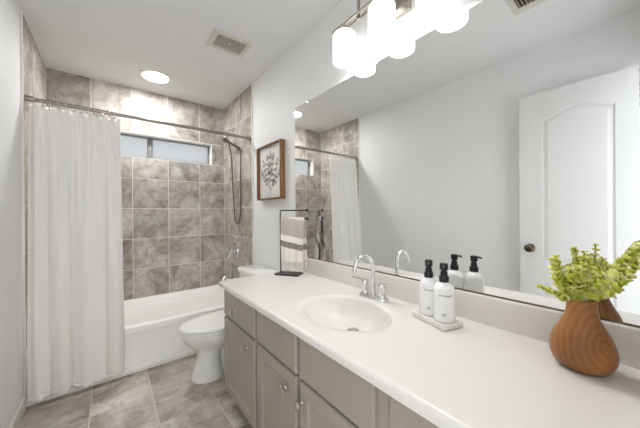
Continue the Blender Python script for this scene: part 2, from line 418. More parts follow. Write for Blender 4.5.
# ------------------------------------------------------------------ curtain rod, rings, curtain
RZ, RY = 1.935, 2.472
T = Thing('shower_curtain_rod', 'brushed steel straight rod spanning the tub alcove wall to wall', 'curtain rod', (W/2, RY, RZ))
T.part('rod', tube(bmesh.new(), [(.012, RY, RZ), (.8, RY, RZ), (W-.012, RY, RZ)], .0125, 16), 'steel')
for x, s in ((TH+.0003, 1), (W-TH-.0003, -1)):
    T.part('flange', lathe(bmesh.new(), [(.021, 0), (.021, .006), (.0185, .010), (.0180, .044), (.0135, .046)], (x, RY, RZ), (s, 0, 0), 24), 'steel')
NR = 12
def top_x(s): return .030+.450*s
def cpt(s, v):      # s along the width, v from 0 at the top to 1 at the hem
    x = .026+(.462+.014*v)*s
    e = min(1, v*2.2)
    a = .011*sin(2*pi*s*NR*.98+.4)*(1-e)
    sp_ = s+.012*sin(3*v+5*s)*(1 if .02 < s < .98 else 0)
    bd = (0, .20, .40, .80, 1.0001); k = max(i for i in range(4) if sp_ >= bd[i] or i == 0); u = min(1, max(0, (sp_-bd[k])/(bd[k+1]-bd[k])))
    lobe = max(0, sin(pi*u))**.5; ph = 2*pi*u
    b = (.012+.042*e)*(.40-lobe*(1 if k != 2 else 1.1)) + .004*sin(2*ph)*(k == 2) + .0015*sin(2*pi*s*6.7+1.3+v)
    yc = (RY-.004)+(2.366-RY+.004)*min(1, (v/.8))**.8
    x += .006*e*sin(ph)
    if s < .05: b *= s/.05
    z = (RZ-.033-.006*(1-cos(2*pi*s*NR))) + (.062-.003*sin(2*pi*s*4)-(RZ-.033))*v
    return V(min(max(x, .016), .5), yc+a+b, z)
bm = bmesh.new(); NS, NV = 260, 46
vr = [[bm.verts.new(cpt(i/NS, (j/NV)**1.15)) for i in range(NS+1)] for j in range(NV+1)]
for j in range(NV):
    for i in range(NS): bm.faces.new((vr[j][i], vr[j][i+1], vr[j+1][i+1], vr[j+1][i]))
cur = build('shower_curtain', bm, 'curtain', org=(.25, 2.40, .06), solid=.0016, angle=180)
tag(cur, 'long white cloth shower curtain gathered at the left end of the rod', 'curtain')
hem = bmesh.new()
hr = [[], []]
for i in range(NS+1):
    for k, v in enumerate((.985, 1.0)): hr[k].append(hem.verts.new(cpt(i/NS, v)+V(0, -.0018, 0)))
for i in range(NS): hem.faces.new((hr[0][i], hr[0][i+1], hr[1][i+1], hr[1][i]))
h = build('hem', hem, 'curtain', cur, org=(.25, 2.40, .06), solid=.0018, angle=180)
ring0 = None
for i in range(NR):
    x = top_x((i+.5)/NR); side = 1
    if ring0 is None:
        bm = bmesh.new()
        pts = [V(.0, .0185*sin(a), .0185*cos(a)-.002) for a in [R(-150+300*k/20) for k in range(21)]]
        pts = [V(0, p.y, p.z) for p in pts] 
        tube(bm, pts + [V(0, -.004, -.033)] if False else pts, .0016, 8)
        tube(bm, [V(0, 0, -.018), V(0, -.0, -.026), V(0, -.001, -.036), V(0, -.006, -.040), V(0, -.009, -.034)], .0016, 8)
        bmesh.ops.create_uvsphere(bm, u_segments=12, v_segments=8, radius=.0045, matrix=Matrix.Translation((0, -.010, -.033)))
        ring0 = build('curtain_ring', bm, 'chrome'); r = ring0
    else:
        r = ring0.copy(); C.objects.link(r)
    r.location = (x, RY, RZ); r.rotation_euler = (0, 0, R(random.uniform(-14, 14)))
    tag(r, 'small chrome hook ring holding the white curtain on the steel rod', 'curtain ring', 'curtain rings in a row on the shower rod')

# ------------------------------------------------------------------ shower fittings on the right tiled wall
wx = W-TH-.0004
T = Thing('hand_shower', 'chrome hand shower with hanging hose on the right tiled wall', 'shower head', (wx, 2.90, 2.13))
T.part('escutcheon', lathe(bmesh.new(), [(.032, 0), (.031, .004), (.018, .010), (.012, .012)], (wx, 2.90, 2.12), (-1, 0, 0), 24), 'chrome')
T.part('shower_arm', tube(bmesh.new(), smooth_path([(wx-.01, 2.90, 2.12), (wx-.05, 2.895, 2.118), (1.445, 2.88, 2.09), (1.425, 2.872, 2.07)]), .0085, 12), 'chrome')
bm = bmesh.new(); tube(bm, [(1.425, 2.872, 2.078), (1.418, 2.868, 2.058)], .016, 16); tube(bm, [(1.418, 2.868, 2.058), (1.392, 2.79, 1.975)], .014, 14); T.part('bracket', bm, 'chrome')
hd, hb = V(1.363, 2.80, 1.977), V(1.478, 2.655, 1.868)
dv = (hb-hd).normalized()
T.part('handle', tube(bmesh.new(), [hd+dv*.01, hd+dv*.05, hd+dv*.12, hb], [.020, .015, .0135, .012], 14), 'gun')
fn = V(-.42, -.38, -.84).normalized()
bm = bmesh.new(); lathe(bm, [(.012, -.032), (.03, -.022), (.050, -.006), (.054, .004), (.049, .009), (.001, .0095)], hd, fn, 28); T.part('spray_head', bm, 'polish')
hose = smooth_path([hb, hb+dv*.02+V(0, 0, -.01), (1.495, 2.668, 1.80), (1.495, 2.67, 1.45), (1.496, 2.68, 1.22), (1.494, 2.72, 1.11), (1.49, 2.77, 1.085), (1.488, 2.825, 1.16), (1.485, 2.86, 1.45), (1.475, 2.875, 1.80), (1.44, 2.875, 2.0), (1.422, 2.870, 2.06)], 10)
T.part('hose', tube(bmesh.new(), hose, .0062, 10), 'gun')
T = Thing('shower_valve', 'round chrome tub valve with lever handle low on the tiled wall', 'valve', (wx, 2.88, .785))
T.part('escutcheon', lathe(bmesh.new(), [(.086, 0), (.083, .007), (.055, .015), (.03, .018), (.028, .018)], (wx, 2.88, .785), (-1, 0, 0), 36), 'chrome')
T.part('hub', lathe(bmesh.new(), [(.028, .014), (.026, .05), (.022, .062), (.001, .064)], (wx, 2.88, .785), (-1, 0, 0), 24), 'chrome')
T.part('lever', tube(bmesh.new(), [(wx-.052, 2.88, .785), (wx-.062, 2.875, .755), (wx-.082, 2.87, .70)], [.013, .011, .009], 12), 'chrome')
T = Thing('tub_spout', 'chrome tub spout on the tiled wall below the valve', 'spout', (wx, 2.90, .50))
T.part('spout', tube(bmesh.new(), smooth_path([(wx, 2.90, .50), (wx-.06, 2.90, .50), (wx-.11, 2.90, .492), (wx-.135, 2.90, .465)]), .024, 18), 'chrome')
T.part('flange', lathe(bmesh.new(), [(.034, 0), (.033, .006), (.025, .01)], (wx, 2.90, .50), (-1, 0, 0), 24), 'chrome')

# ------------------------------------------------------------------ ceiling fittings
T = Thing('ceiling_light', 'round recessed white ceiling light glowing above the tub', 'ceiling light', (.765, 2.835, H))
T.part('trim_ring', lathe(bmesh.new(), [(.128, 0), (.127, .006), (.118, .012), (.104, .013), (.1, .009)], (.765, 2.835, H), (0, 0, -1), 48, cap1=False), 'trim')
bm = bmesh.new(); lathe(bm, [(.103, .002), (.102, .009), (.085, .0125), (.05, .0145), (.001, .015)], (.765, 2.835, H), (0, 0, -1), 48); T.part('lens', bm, 'led')
T = Thing('exhaust_fan', 'rectangular ceiling fan grille with fine mesh above the toilet', 'ceiling vent', (1.12, 1.95, H))
fx0, fx1, fy0, fy1 = .995, 1.262, 1.848, 2.056
bm = bmesh.new()
for a in ((fx0, fx1, fy0, fy0+.03), (fx0, fx1, fy1-.03, fy1), (fx0, fx0+.03, fy0+.03, fy1-.03), (fx1-.03, fx1, fy0+.03, fy1-.03)):
    box(bm, *a, H-.014, H-.0002)
T.part('frame', bm, 'grill', smooth=False)
T.part('dark_interior', B(fx0+.03, fx1-.03, fy0+.03, fy1-.03, H-.002, H-.0002), 'dark', smooth=False)
bm = bmesh.new(); n = 17
for i in range(n): x = fx0+.03+(i+.5)*(fx1-fx0-.06)/n; box(bm, x-.0015, x+.0015, fy0+.03, fy1-.03, H-.010, H-.007)
n = 13
for i in range(n): y = fy0+.03+(i+.5)*(fy1-fy0-.06)/n; box(bm, fx0+.03, fx1-.03, y-.0015, y+.0015, H-.0072, H-.0045)
T.part('mesh_grille', bm, 'grill', smooth=False)
T.part('centre_screw', lathe(bmesh.new(), [(.008, 0), (.007, .006), (.001, .008)], ((fx0+fx1)/2, (fy0+fy1)/2, H-.006), (0, 0, -1), 20), 'trim')
T = Thing('ceiling_register', 'slatted ceiling air register near the door, seen in the mirror', 'ceiling vent', (.68, .40, H))
rx0, rx1, ry0, ry1 = .555, .82, .24, .545
bm = bmesh.new()
for a in ((rx0, rx1, ry0, ry0+.034), (rx0, rx1, ry1-.034, ry1), (rx0, rx0+.055, ry0+.034, ry1-.034), (rx1-.034, rx1, ry0+.034, ry1-.034)):
    box(bm, *a, H-.007, H-.0002)
T.part('frame', bm, 'grill', smooth=False)
T.part('dark_interior', B(rx0+.055, rx1-.034, ry0+.034, ry1-.034, H-.002, H-.0002), 'dark', smooth=False)
n = 13; sl = None
for i in range(n):
    y = ry0+.034+(i+.5)*(ry1-ry0-.068)/n
    bm = bmesh.new(); bar(bm, (rx0+.055, y, H-.006), (rx1-.034, y, H-.006), .0022, .008, (0, .5, 1)); T.part('slat', bm, 'grill', smooth=False)

# ------------------------------------------------------------------ vanity cabinet
CX, FX, PX = .988, .988, .970        # carcass front, panel front
T = Thing('vanity_cabinet', 'long taupe bathroom vanity cabinet under the white countertop', 'cabinet', (1.25, .84, 0))
bm = bmesh.new(); box(bm, CX, CX+.02, .002, 1.675, .095, .742)
box(bm, CX+.02, W-.002, 1.657, 1.675, .095, .742); box(bm, CX+.02, W-.002, .002, .02, .095, .742)
box(bm, CX+.02, W-.002, .02, 1.657, .095, .113); box(bm, W-.010, W-.002, .02, 1.657, .113, .742)
T.part('carcass', bm, 'cab', smooth=False)
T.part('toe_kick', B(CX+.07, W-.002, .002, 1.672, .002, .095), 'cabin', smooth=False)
def panel(y0, y1, z0, z1, shaker=True, xf=PX):
    bm = bmesh.new(); xb = CX-.0006; e = .004
    rg = lambda x, i: [V(x, y0+i, z0+i), V(x, y1-i, z0+i), V(x, y1-i, z1-i), V(x, y0+i, z1-i)]
    L_ = [rg(xb, 0), rg(xf+.006, 0), rg(xf+.002, .002), rg(xf, e)]
    if shaker: L_ += [rg(xf, .048), rg(xf+.004, .053), rg(xf+.0075, .062), rg(xf+.008, .066)]
    else: L_ += [rg(xf, .012)]
    loft(bm, L_); return bm
knob_proto = None
def knob(y, z, parent):
    global knob_proto
    bm = bmesh.new(); lathe(bm, [(.008, 0), (.0055, .004), (.005, .012), (.010, .016), (.0165, .020), (.0175, .025), (.014, .029), (.001, .031)], (PX, y, z), (-1, 0, 0), 24)
    T.part('knob', bm, 'nickel', under=parent, label='brushed nickel round knob')
cols = [(1.222, 1.652, 1.50, 1.305), (.853, 1.193, None, .925), (.470, .826, None, .810), (.03, .420, None, .36)]
for i, (a, b_, ky, dk) in enumerate(cols):
    nm = 'drawer' if i in (0, 3) else 'false_drawer_front'
    d = T.part(nm, panel(a, b_, .573, .731, shaker=False), 'cab', angle=25)
    if i in (0, 3): knob((a+b_)/2 if i == 3 else 1.475, .638, d)
    d = T.part('door', panel(a, b_, .118, .562), 'cab', angle=25)
    knob(dk, .500 if i == 0 else .488, d)

# ------------------------------------------------------------------ countertop with moulded basin
T = Thing('vanity_countertop', 'long cream white countertop with moulded oval basin and backsplash', 'countertop', (1.23, .84, .743))
X0, X1, Y0, Y1, ZT = .944, W-.0005, .002, 1.690, .775
SX, SY, SA, SB = 1.198, .815, .162, .207
NP = 240; per = 2*((X1-X0)+(Y1-Y0))
def rp(dx, rr=.018):        # rectangle ring, inset dx from the front and left edges, ordered by angle about the basin
    x0, x1, y0, y1 = X0+dx, X1, Y0, Y1-dx; out = []
    for i in range(NP):
        a = 2*pi*i/NP; dxx, dyy = cos(a)*1.0, sin(a)*1.0
        # warp the angles so that the corners are well covered
        ts = []
        if dxx > 1e-9: ts.append((x1-SX)/dxx)
        if dxx < -1e-9: ts.append((x0-SX)/dxx)
        if dyy > 1e-9: ts.append((y1-SY)/dyy)
        if dyy < -1e-9: ts.append((y0-SY)/dyy)
        t = min(ts); out.append([SX+dxx*t, SY+dyy*t])
    for cx, cy in ((x0, y0), (x0, y1), (x1, y0), (x1, y1)):
        j = min(range(NP), key=lambda q: (out[q][0]-cx)**2+(out[q][1]-cy)**2); out[j] = [cx, cy]
    # round the free front-left corner
    r = rr; ccx, ccy = x0+r, y1-r
    for p in out:
        if p[0] < ccx and p[1] > ccy:
            d = V(p[0]-ccx, p[1]-ccy, 0)
            if d.length > r: d = d.normalized()*r; p[0], p[1] = ccx+d.x, ccy+d.y
    return out
def el(s, z, k=0): return [V(SX+.0+(SA*s+k)*cos(2*pi*i/NP), SY+(SB*s+k)*sin(2*pi*i/NP), z) for i in range(NP)]
rings = [[V(p[0], p[1], ZT-.032) for p in rp(.01)], [V(p[0], p[1], ZT-.030) for p in rp(.002)]]
for a in (0, 22, 45, 67, 90):
    rings.append([V(p[0], p[1], ZT-.014+.014*sin(R(a))) for p in rp(.014*(1-cos(R(a))))])
rings.append([V(p[0], p[1], ZT) for p in rp(.020)])
rings.append(el(1, ZT, .052)); rings.append(el(1, ZT+.0015, .042)); rings.append(el(1, ZT+.002, .030)); rings.append(el(1, ZT, .014))
for s, dz in ((1.02, -.001), (1.0, -.004), (.975, -.010), (.94, -.022), (.88, -.038), (.79, -.057), (.66, -.075), (.50, -.087), (.33, -.0945), (.2, -.0975), (.13, -.0985)):
    off = (1-s)*.055
    rings.append([p+V(off, 0, 0) for p in el(s, ZT+dz)])
bm = bmesh.new(); loft(bm, rings, cap0=False)
T.part('countertop_with_basin', bm, 'counter', angle=60)
bm = bmesh.new(); box(bm, W-.022, W-.0005, Y0, Y1-.004, ZT-.002, .879, bev=.004, seg=3); T.part('backsplash', bm, 'counter')
dcx = SX+.048
T.part('drain', lathe(bmesh.new(), [(.027, 0), (.026, .003), (.021, .004), (.019, .002)], (dcx, SY, ZT-.0978), (0, 0, 1), 28), 'chrome')
T.part('drain_stopper', lathe(bmesh.new(), [(.0185, .001), (.018, .006), (.012, .009), (.001, .010)], (dcx, SY, ZT-.0978), (0, 0, 1), 24), 'nickel')

# ------------------------------------------------------------------ mirror
T = Thing('wall_mirror', 'large frameless wall mirror above the backsplash', 'mirror', (W-.003, .84, .882))
MX = W-.006
T.part('mirror_glass', B(MX, W-.0005, -.0055+.008, 1.669, .8826, 1.978), 'mirror', smooth=False)
T.part('bottom_channel', B(MX-.002, W-.0005, .003, 1.669, .8792, .8850), 'bronze', smooth=False)
for y, z in ((1.50, 1.972), (.9, 1.972)):
    T.part('clip', B(MX-.003, MX, y-.01, y+.01, z-.004, z+.008, bev=.001), 'chrome')

# ------------------------------------------------------------------ vanity light
T = Thing('vanity_light', 'brushed nickel wall light with three glowing white cylinder shades', 'wall light', (W, .80, 2.2))
SHX = 1.433
T.part('backplate', B(W-.022, W-.0005, .69, .91, 2.13, 2.35, bev=.004), 'nickel')
bm = bmesh.new()
for x in (SHX-.008, SHX+.028):
    bar(bm, (x, 1.128, 2.222), (x, .472, 2.222), .006, .012)
for y in (1.131, .469): bar(bm, (SHX-.011, y, 2.222), (SHX+.031, y, 2.222), .006, .012)
T.part('lower_frame', bm, 'nickel', smooth=False)
bm = bmesh.new()
for y in (.95, .65): bar(bm, (SHX+.008, y, 2.20), (SHX+.008, y, 2.305), .010, .012)
bar(bm, (SHX+.008, .955, 2.305), (SHX+.008, .645, 2.305), .010, .012)
T.part('upper_frame', bm, 'nickel', smooth=False)
for y in (.76, .84): T.part('arm', bar(bmesh.new(), (W-.02, y, 2.222), (SHX+.026, y, 2.222), .012, .012), 'nickel', smooth=False)
for y in (1.048, .795, .542):
    bm = bmesh.new(); r = .0635
    lathe(bm, [(.016, .151), (.052, .151), (.060, .148), (r, .142), (r, 0), (r-.005, 0), (r-.005, .134), (.045, .146)], (SHX, y, 2.018), (0, 0, 1), 40, cap0=False, cap1=False)
    sh = T.part('lamp_shade', bm, 'lamp', label='glowing white glass cylinder shade')
    bm = bmesh.new(); lathe(bm, [(.001, .004), (.02, .008), (.032, .024), (.034, .045), (.024, .07), (.014, .09), (.014, .11)], (SHX, y, 2.025), (0, 0, 1), 24)
    T.part('bulb', bm, 'bulb', under=sh)
    bm = bmesh.new(); lathe(bm, [(.022, 2.169), (.022, 2.178), (.01, 2.182), (.01, 2.218)], (SHX, y, 0), (0, 0, 1), 24)
    box(bm, SHX-.01, SHX+.03, y-.008, y+.008, 2.216, 2.222); T.part('socket', bm, 'nickel')

# ------------------------------------------------------------------ toilet
tc = 2.055
T = Thing('toilet', 'white toilet with closed lid between the vanity and the tub', 'toilet', (1.16, tc, 0))
def egg(xf, xb, ry, z, n=48, pw=2.0):
    out = []; xm = xf+(xb-xf)*.56
    for i in range(n):
        a = 2*pi*i/n; c_, s_ = cos(a), sin(a)
        rx = (xb-xm) if c_ > 0 else (xm-xf)
        e = 2/pw if c_ < 0 else 2/2.6
        out.append(V(xm+rx*math.copysign(abs(c_)**e, c_), tc+ry*math.copysign(abs(s_)**(2/2.15), s_), z))
    return out
bm = bmesh.new()
loft(bm, [egg(.868, 1.09, .108, .002), egg(.866, 1.09, .109, .02), egg(.884, 1.08, .096, .06), egg(.903, 1.07, .084, .13), egg(.912, 1.07, .080, .19), egg(.905, 1.12, .086, .215),
          egg(.868, 1.26, .122, .243), egg(.832, 1.34, .156, .280), egg(.812, 1.375, .174, .315), egg(.806, 1.375, .178, .345), egg(.814, 1.37, .170, .353)])
T.part('bowl', bm, 'porc', angle=60)
bm = bmesh.new(); loft(bm, [rrect(1.03, 1.47, tc-.062, tc+.062, .002, .05), rrect(1.05, 1.47, tc-.052, tc+.052, .10, .05), rrect(1.05, 1.49, tc-.07, tc+.07, .27, .06), rrect(1.15, 1.50, tc-.12, tc+.12, .352, .06)]); T.part('trapway', bm, 'porc', angle=60)
bm = bmesh.new(); loft(bm, [egg(.808, 1.30, .176, .3545), egg(.799, 1.30, .184, .358), egg(.799, 1.30, .184, .369), egg(.805, 1.30, .179, .373)]); T.part('seat', bm, 'porc', angle=60)
bm = bmesh.new(); loft(bm, [egg(.805, 1.30, .179, .3745), egg(.797, 1.30, .186, .379), egg(.798, 1.30, .185, .388), egg(.808, 1.298, .176, .394), egg(.85, 1.28, .14, .398), egg(.95, 1.22, .07, .400)]); T.part('lid', bm, 'porc', angle=60)
for s in (-1, 1): T.part('hinge', B(1.285, 1.315, tc+s*.075-.014, tc+s*.075+.014, .354, .394, bev=.006), 'porc')
bm = bmesh.new(); loft(bm, [rrect(1.335, 1.506, tc-.195, tc+.195, .354, .03), rrect(1.315, 1.506, tc-.21, tc+.21, .42, .035), rrect(1.305, 1.506, tc-.222, tc+.222, .69, .035)]); T.part('tank', bm, 'porc', angle=60)
bm = bmesh.new(); loft(bm, [rrect(1.305, 1.506, tc-.222, tc+.222, .6905, .035), rrect(1.294, 1.507, tc-.232, tc+.232, .694, .038), rrect(1.294, 1.507, tc-.232, tc+.232, .716, .038), rrect(1.300, 1.504, tc-.226, tc+.226, .723, .036)]); T.part('tank_lid', bm, 'porc', angle=60)
bm = bmesh.new(); lathe(bm, [(.012, 0), (.012, .006), (.007, .012)], (1.304, tc+.15, .63), (-1, 0, 0), 16); tube(bm, [(1.293, tc+.15, .63), (1.288, tc+.12, .628), (1.286, tc+.075, .624)], [.006, .0055, .006], 10); T.part('flush_lever', bm, 'chrome')

# ------------------------------------------------------------------ picture
T = Thing('framed_picture', 'wooden box frame with a grey botanical print above the toilet', 'picture', (W, 2.03, 1.31))
py0, py1, pz0, pz1, pd, ft = 1.822, 2.245, 1.312, 1.782, .046, .012
bm = bmesh.new()
for a in ((py0, py1, pz0, pz0+ft), (py0, py1, pz1-ft, pz1), (py0, py0+ft, pz0+ft, pz1-ft), (py1-ft, py1, pz0+ft, pz1-ft)):
    box(bm, W-pd, W-.0005, a[0], a[1], a[2], a[3], bev=.001)
T.part('frame', bm, 'frame')
pr = T.part('print', B(W-.020, W-.001, py0+ft, py1-ft, pz0+ft, pz1-ft), 'paper', smooth=False)
bm = bmesh.new(); px_ = W-.0215; rnd = random.Random(3); pc = (py0+py1)/2
def leafp(bm, y, z, ang, L_, wd):
    pts = []
    for i in range(9):
        t = i/8; pts.append((t*L_, wd*sin(pi*t**.85)))
    pts += [(t_, -w_) for t_, w_ in reversed(pts[1:-1])]
    vs = [bm.verts.new((px_+.0008, y+a*cos(ang)-b_*sin(ang), z+a*sin(ang)+b_*cos(ang))) for a, b_ in pts]
    r = bmesh.ops.extrude_face_region(bm, geom=[bm.faces.new(vs)])
    bmesh.ops.translate(bm, verts=[v for v in r['geom'] if isinstance(v, bmesh.types.BMVert)], vec=(-.0008, 0, 0))
sb = bmesh.new()
for (dy, dz0, dz1, lean) in ((0, 0, .33, .0), (-.01, .03, .25, -.115), (.01, .05, .27, .11), (0, .02, .16, -.145), (0, .04, .18, .145), (0, .08, .30, -.05), (0, .1, .31, .055)):
    b0 = V(0, pc+dy*.3, pz0+.05+dz0)
    path = [V(px_+.0008, b0.y+lean*t**.9, b0.z+(dz1-dz0)*t) for t in [i/10 for i in range(11)]]
    tube(sb, path, .0009, 6)
    for k in range(3, 11, 2):
        p = path[k]
        for s in (-1, 1):
            leafp(bm, p.y, p.z, pi/2 - lean*3 + s*rnd.uniform(.5, 1.15), rnd.uniform(.034, .050), rnd.uniform(.009, .0135))
    leafp(bm, path[-1].y, path[-1].z, pi/2-lean*3, .045, .011)
T.part('printed_leaves', bm, 'leafink', under=pr, smooth=False)
T.part('printed_stems', sb, 'stemink', under=pr)

# ------------------------------------------------------------------ faucet
fxx, fyy = 1.418, .845
T = Thing('faucet', 'chrome two-handle faucet with high arched spout behind the basin', 'faucet', (fxx, fyy, ZT))
def stadium(cx, cy, L_, r, z, n=12):
    return [V(cx+r*cos(a), cy+L_+r*sin(a), z) for a in [R(180*i/n) for i in range(n+1)]] + [V(cx+r*cos(a), cy-L_+r*sin(a), z) for a in [R(180+180*i/n) for i in range(n+1)]]
bm = bmesh.new(); loft(bm, [stadium(fxx, fyy, .056, .026, ZT+.0004), stadium(fxx, fyy, .056, .026, ZT+.013), stadium(fxx, fyy, .056, .0225, ZT+.018)]); T.part('base', bm, 'chrome')
arc = [V(fxx, fyy, ZT+.016), V(fxx, fyy, ZT+.08), V(fxx, fyy, ZT+.150)]
r = .058
for i in range(1, 15):
    a = R(186*i/14); arc.append(V(fxx-r+r*cos(a), fyy+.012*i/14, ZT+.150+r*1.05*sin(a)))
T.part('spout', tube(bmesh.new(), arc, [.012, .0100]+[.0092]*(len(arc)-3)+[.0105], 18), 'chrome')
for s, dx in ((1, -.012), (-1, .004)):
    hy = fyy+s*.0525
    bm = bmesh.new(); lathe(bm, [(.019, 0), (.0175, .003), (.0170, .036), (.0182, .039), (.0182, .060), (.0165, .064), (.001, .065)], (fxx, hy, ZT+.017), (0, 0, 1), 24)
    hnd = T.part('handle', bm, 'chrome')
    bm = bmesh.new(); bar(bm, (fxx, hy+s*.008, ZT+.078), (fxx+dx, hy+s*.078, ZT+.084), .011, .006); T.part('lever', bm, 'chrome', under=hnd, smooth=False)

# ------------------------------------------------------------------ soap tray and bottles
tcx, tcy, ta = 1.393, .515, R(-17.7)
q = Matrix.Rotation(ta, 4, 'Z')
bm = bmesh.new()
rg = lambda ix, z: [q @ p + V(tcx, tcy, 0) for p in rrect(-.049+ix, .049-ix, -.082+ix, .082-ix, z, .010)]
loft(bm, [rg(.004, ZT+.0006), rg(0, ZT+.003), rg(0, ZT+.019), rg(.002, ZT+.0205), rg(.005, ZT+.0205), rg(.007, ZT+.0175), rg(.02, ZT+.017)])
tag(build('soap_tray', bm, 'tray', org=(tcx, tcy, ZT), angle=50), 'small white rectangular tray under the two pump bottles', 'tray')
def text_marks(parent, T, cx, cy, z, txt, hgt, r):
    # rows of tiny strokes wrapped on the bottle, facing the camera
    bm = bmesh.new(); a0 = math.atan2(0-cy, .414-cx)+.08
    x = 0; tot = sum(.0034 if ch != ' ' else .003 for ch in txt)
    for ch in txt:
        w_ = .0034*hgt/.004 if ch != ' ' else .003
        if ch != ' ':
            a = a0 + (x-tot/2+w_/2)/r; c_ = V(cx+r*cos(a), cy+r*sin(a), z); tg = V(-sin(a), cos(a), 0); nm = V(cos(a), sin(a), 0)
            k = ord(ch) % 3; t_ = .0008
            for (u0, v0, u1, v1) in [(-.35, -.5, -.35, .5), (.3, -.5, .3, .5) if k != 1 else (-.35, .5, .3, .5), (-.35, 0, .3, 0) if k != 2 else (-.35, -.5, .3, -.5)]:
                p0 = c_+tg*u0*w_+V(0, 0, v0*hgt); p1 = c_+tg*u1*w_+V(0, 0, v1*hgt)
                bar(bm, p0, p1, t_ if abs(p1.z-p0.z) < 1e-6 else t_, t_*.9, up=nm)
        x += w_
    T.part('printed_text', bm, 'ink', under=parent, smooth=False)
for i, (dy, lab) in enumerate(((-.038, 'white pump bottle with black top, the nearer one on the tray'), (.038, 'white pump bottle with black top, the one nearer the faucet on the tray'))):
    c_ = q @ V(0, dy, 0); bx, by, bz = tcx+c_.x, tcy+c_.y, ZT+.0174
    T = Thing('soap_bottle', lab, 'bottle', (bx, by, bz), 'pump bottles on the white tray')
    bm = bmesh.new(); lathe(bm, [(.034, 0), (.0365, .003), (.037, .008), (.037, .106), (.0360, .117), (.032, .127), (.025, .134), (.0165, .139), (.0145, .142), (.0145, .150)], (bx, by, bz), (0, 0, 1), 40)
    body = T.part('bottle_body', bm, 'bottle', angle=60)
    bm = bmesh.new(); lathe(bm, [(.0168, .142), (.0172, .144), (.0172, .161), (.0158, .163)], (bx, by, bz), (0, 0, 1), 28); T.part('collar', bm, 'pump')
    bm = bmesh.new(); lathe(bm, [(.0128, .163), (.0125, .177), (.010, .181), (.010, .184), (.0135, .187), (.0145, .191), (.0145, .207), (.0125, .210), (.001, .210)], (bx, by, bz), (0, 0, 1), 28)
    pm = T.part('pump_head', bm, 'pump')
    dr = V(-.88, -.35, 0).normalized(); b0 = V(bx, by, bz+.201)
    bm = bmesh.new(); tube(bm, [b0, b0+dr*.026, b0+dr*.036+V(0, 0, -.002), b0+dr*.040+V(0, 0, -.006)], [.0055, .0048, .0045, .004], 12); T.part('nozzle', bm, 'pump', under=pm)
    text_marks(body, T, bx, by, bz+.099, 'iii nhnnhnhn', .0042, .0372)
    text_marks(body, T, bx, by, bz+.034, 'nhnin', .0028, .0372); text_marks(body, T, bx, by, bz+.028, 'inhnnhi', .0024, .0372)

# ------------------------------------------------------------------ towel stand and towel
P0, P1 = V(1.343, 1.60, 0), V(1.447, 1.436, 0); dr = (P1-P0).normalized(); sd = V(-dr.y, dr.x, 0)
Z1, Z2 = 1.212, 1.156
T = Thing('towel_stand', 'small black metal towel stand at the far end of the countertop', 'towel stand', (P0.x, P0.y, ZT))
bm = bmesh.new(); bq = P0+dr*.062
rgb = lambda z, i: [bq+dr*a+sd*b_+V(0, 0, z) for a, b_ in ((-.085+i, -.048+i), (.085-i, -.048+i), (.085-i, .048-i), (-.085+i, .048-i))]
loft(bm, [rgb(ZT+.0004, 0), rgb(ZT+.008, 0), rgb(ZT+.010, .002)]); T.part('base', bm, 'black', smooth=False)
pth = [P0+V(0, 0, ZT+.009), P0+V(0, 0, Z1-.02)] + [P0+dr*(.012*(1-cos(R(a))))+V(0, 0, Z1-.012+.012*sin(R(a))) for a in (0, 30, 60, 90)] + [P1+V(0, 0, Z1)]
T.part('post_and_top_arm', tube(bmesh.new(), pth, .0045, 12), 'black')
T.part('lower_arm', tube(bmesh.new(), [P0+V(0, 0, Z2), P1+V(0, 0, Z2)], .0045, 12), 'black')
for z in (Z1, Z2): T.part('end_knob', lathe(bmesh.new(), [(.0085, 0), (.009, .002), (.009, .010), (.0075, .012)], P1+V(0, 0, z), dr, 20), 'black')
# towel: over the lower arm, front and back sheets
ft0, ft1 = .006, .180
bm = bmesh.new(); prof = []
for k in range(26): prof.append((-.0075-.012*min(1, (25-k)/12)*.9-.0, .858+(Z2-.858-.004)*k/25))
for a in range(-60, 241, 30): pass
arcp = [(-.0075*cos(R(a)), Z2+.0078*sin(R(a))) for a in (20, 50, 90, 130, 160)]
back = [(.0075+.030*((k)/25)**1.2, Z2-.004-(Z2-.004-.868)*k/25) for k in range(26)]
prof = prof+arcp+back
NW = 34
def tw(i, o_, z):
    t = i/NW; u = ft0+(ft1-ft0)*t
    fall = max(0, min(1, (Z2-z)/.3)); wv = .004*sin(t*11+1)*fall + .002*sin(t*23)*fall
    u2 = u + (t-.5)*-.012*fall*(1 if o_ < 0 else -1)
    return P0+dr*u2+sd*(o_+wv*(1 if o_ < 0 else 1))+V(0, 0, z)
# sd points away from the camera side? keep the sign so that negative o faces the camera
vr = [[bm.verts.new(tw(i, o_, z)) for i in range(NW+1)] for o_, z in prof]
for a, b_ in zip(vr, vr[1:]):
    for i in range(NW): bm.faces.new((a[i], a[i+1], b_[i+1], b_[i]))
tow = build('hand_towel', bm, 'towel', org=(P0.x, P0.y, .80), solid=.003, angle=180)
tag(tow, 'cream and grey striped fringed hand towel hanging on the black stand', 'towel')
rnd = random.Random(5)
for (o_, z0) in ((prof[0][0], .860), (prof[-1][0], .870)):
    bm = bmesh.new()
    for i in range(15):
        t = (i+.5)/15*NW; p = tw(t, o_, z0); e = p+V(rnd.uniform(-.003, .003), rnd.uniform(-.003, .003), -rnd.uniform(.046, .056))
        tube(bm, [p, (p+e)/2+V(rnd.uniform(-.002, .002), 0, 0), e], [.0022, .0034, .0042], 7)
    build('fringe', bm, 'fringe', tow, org=(P0.x, P0.y, .80))

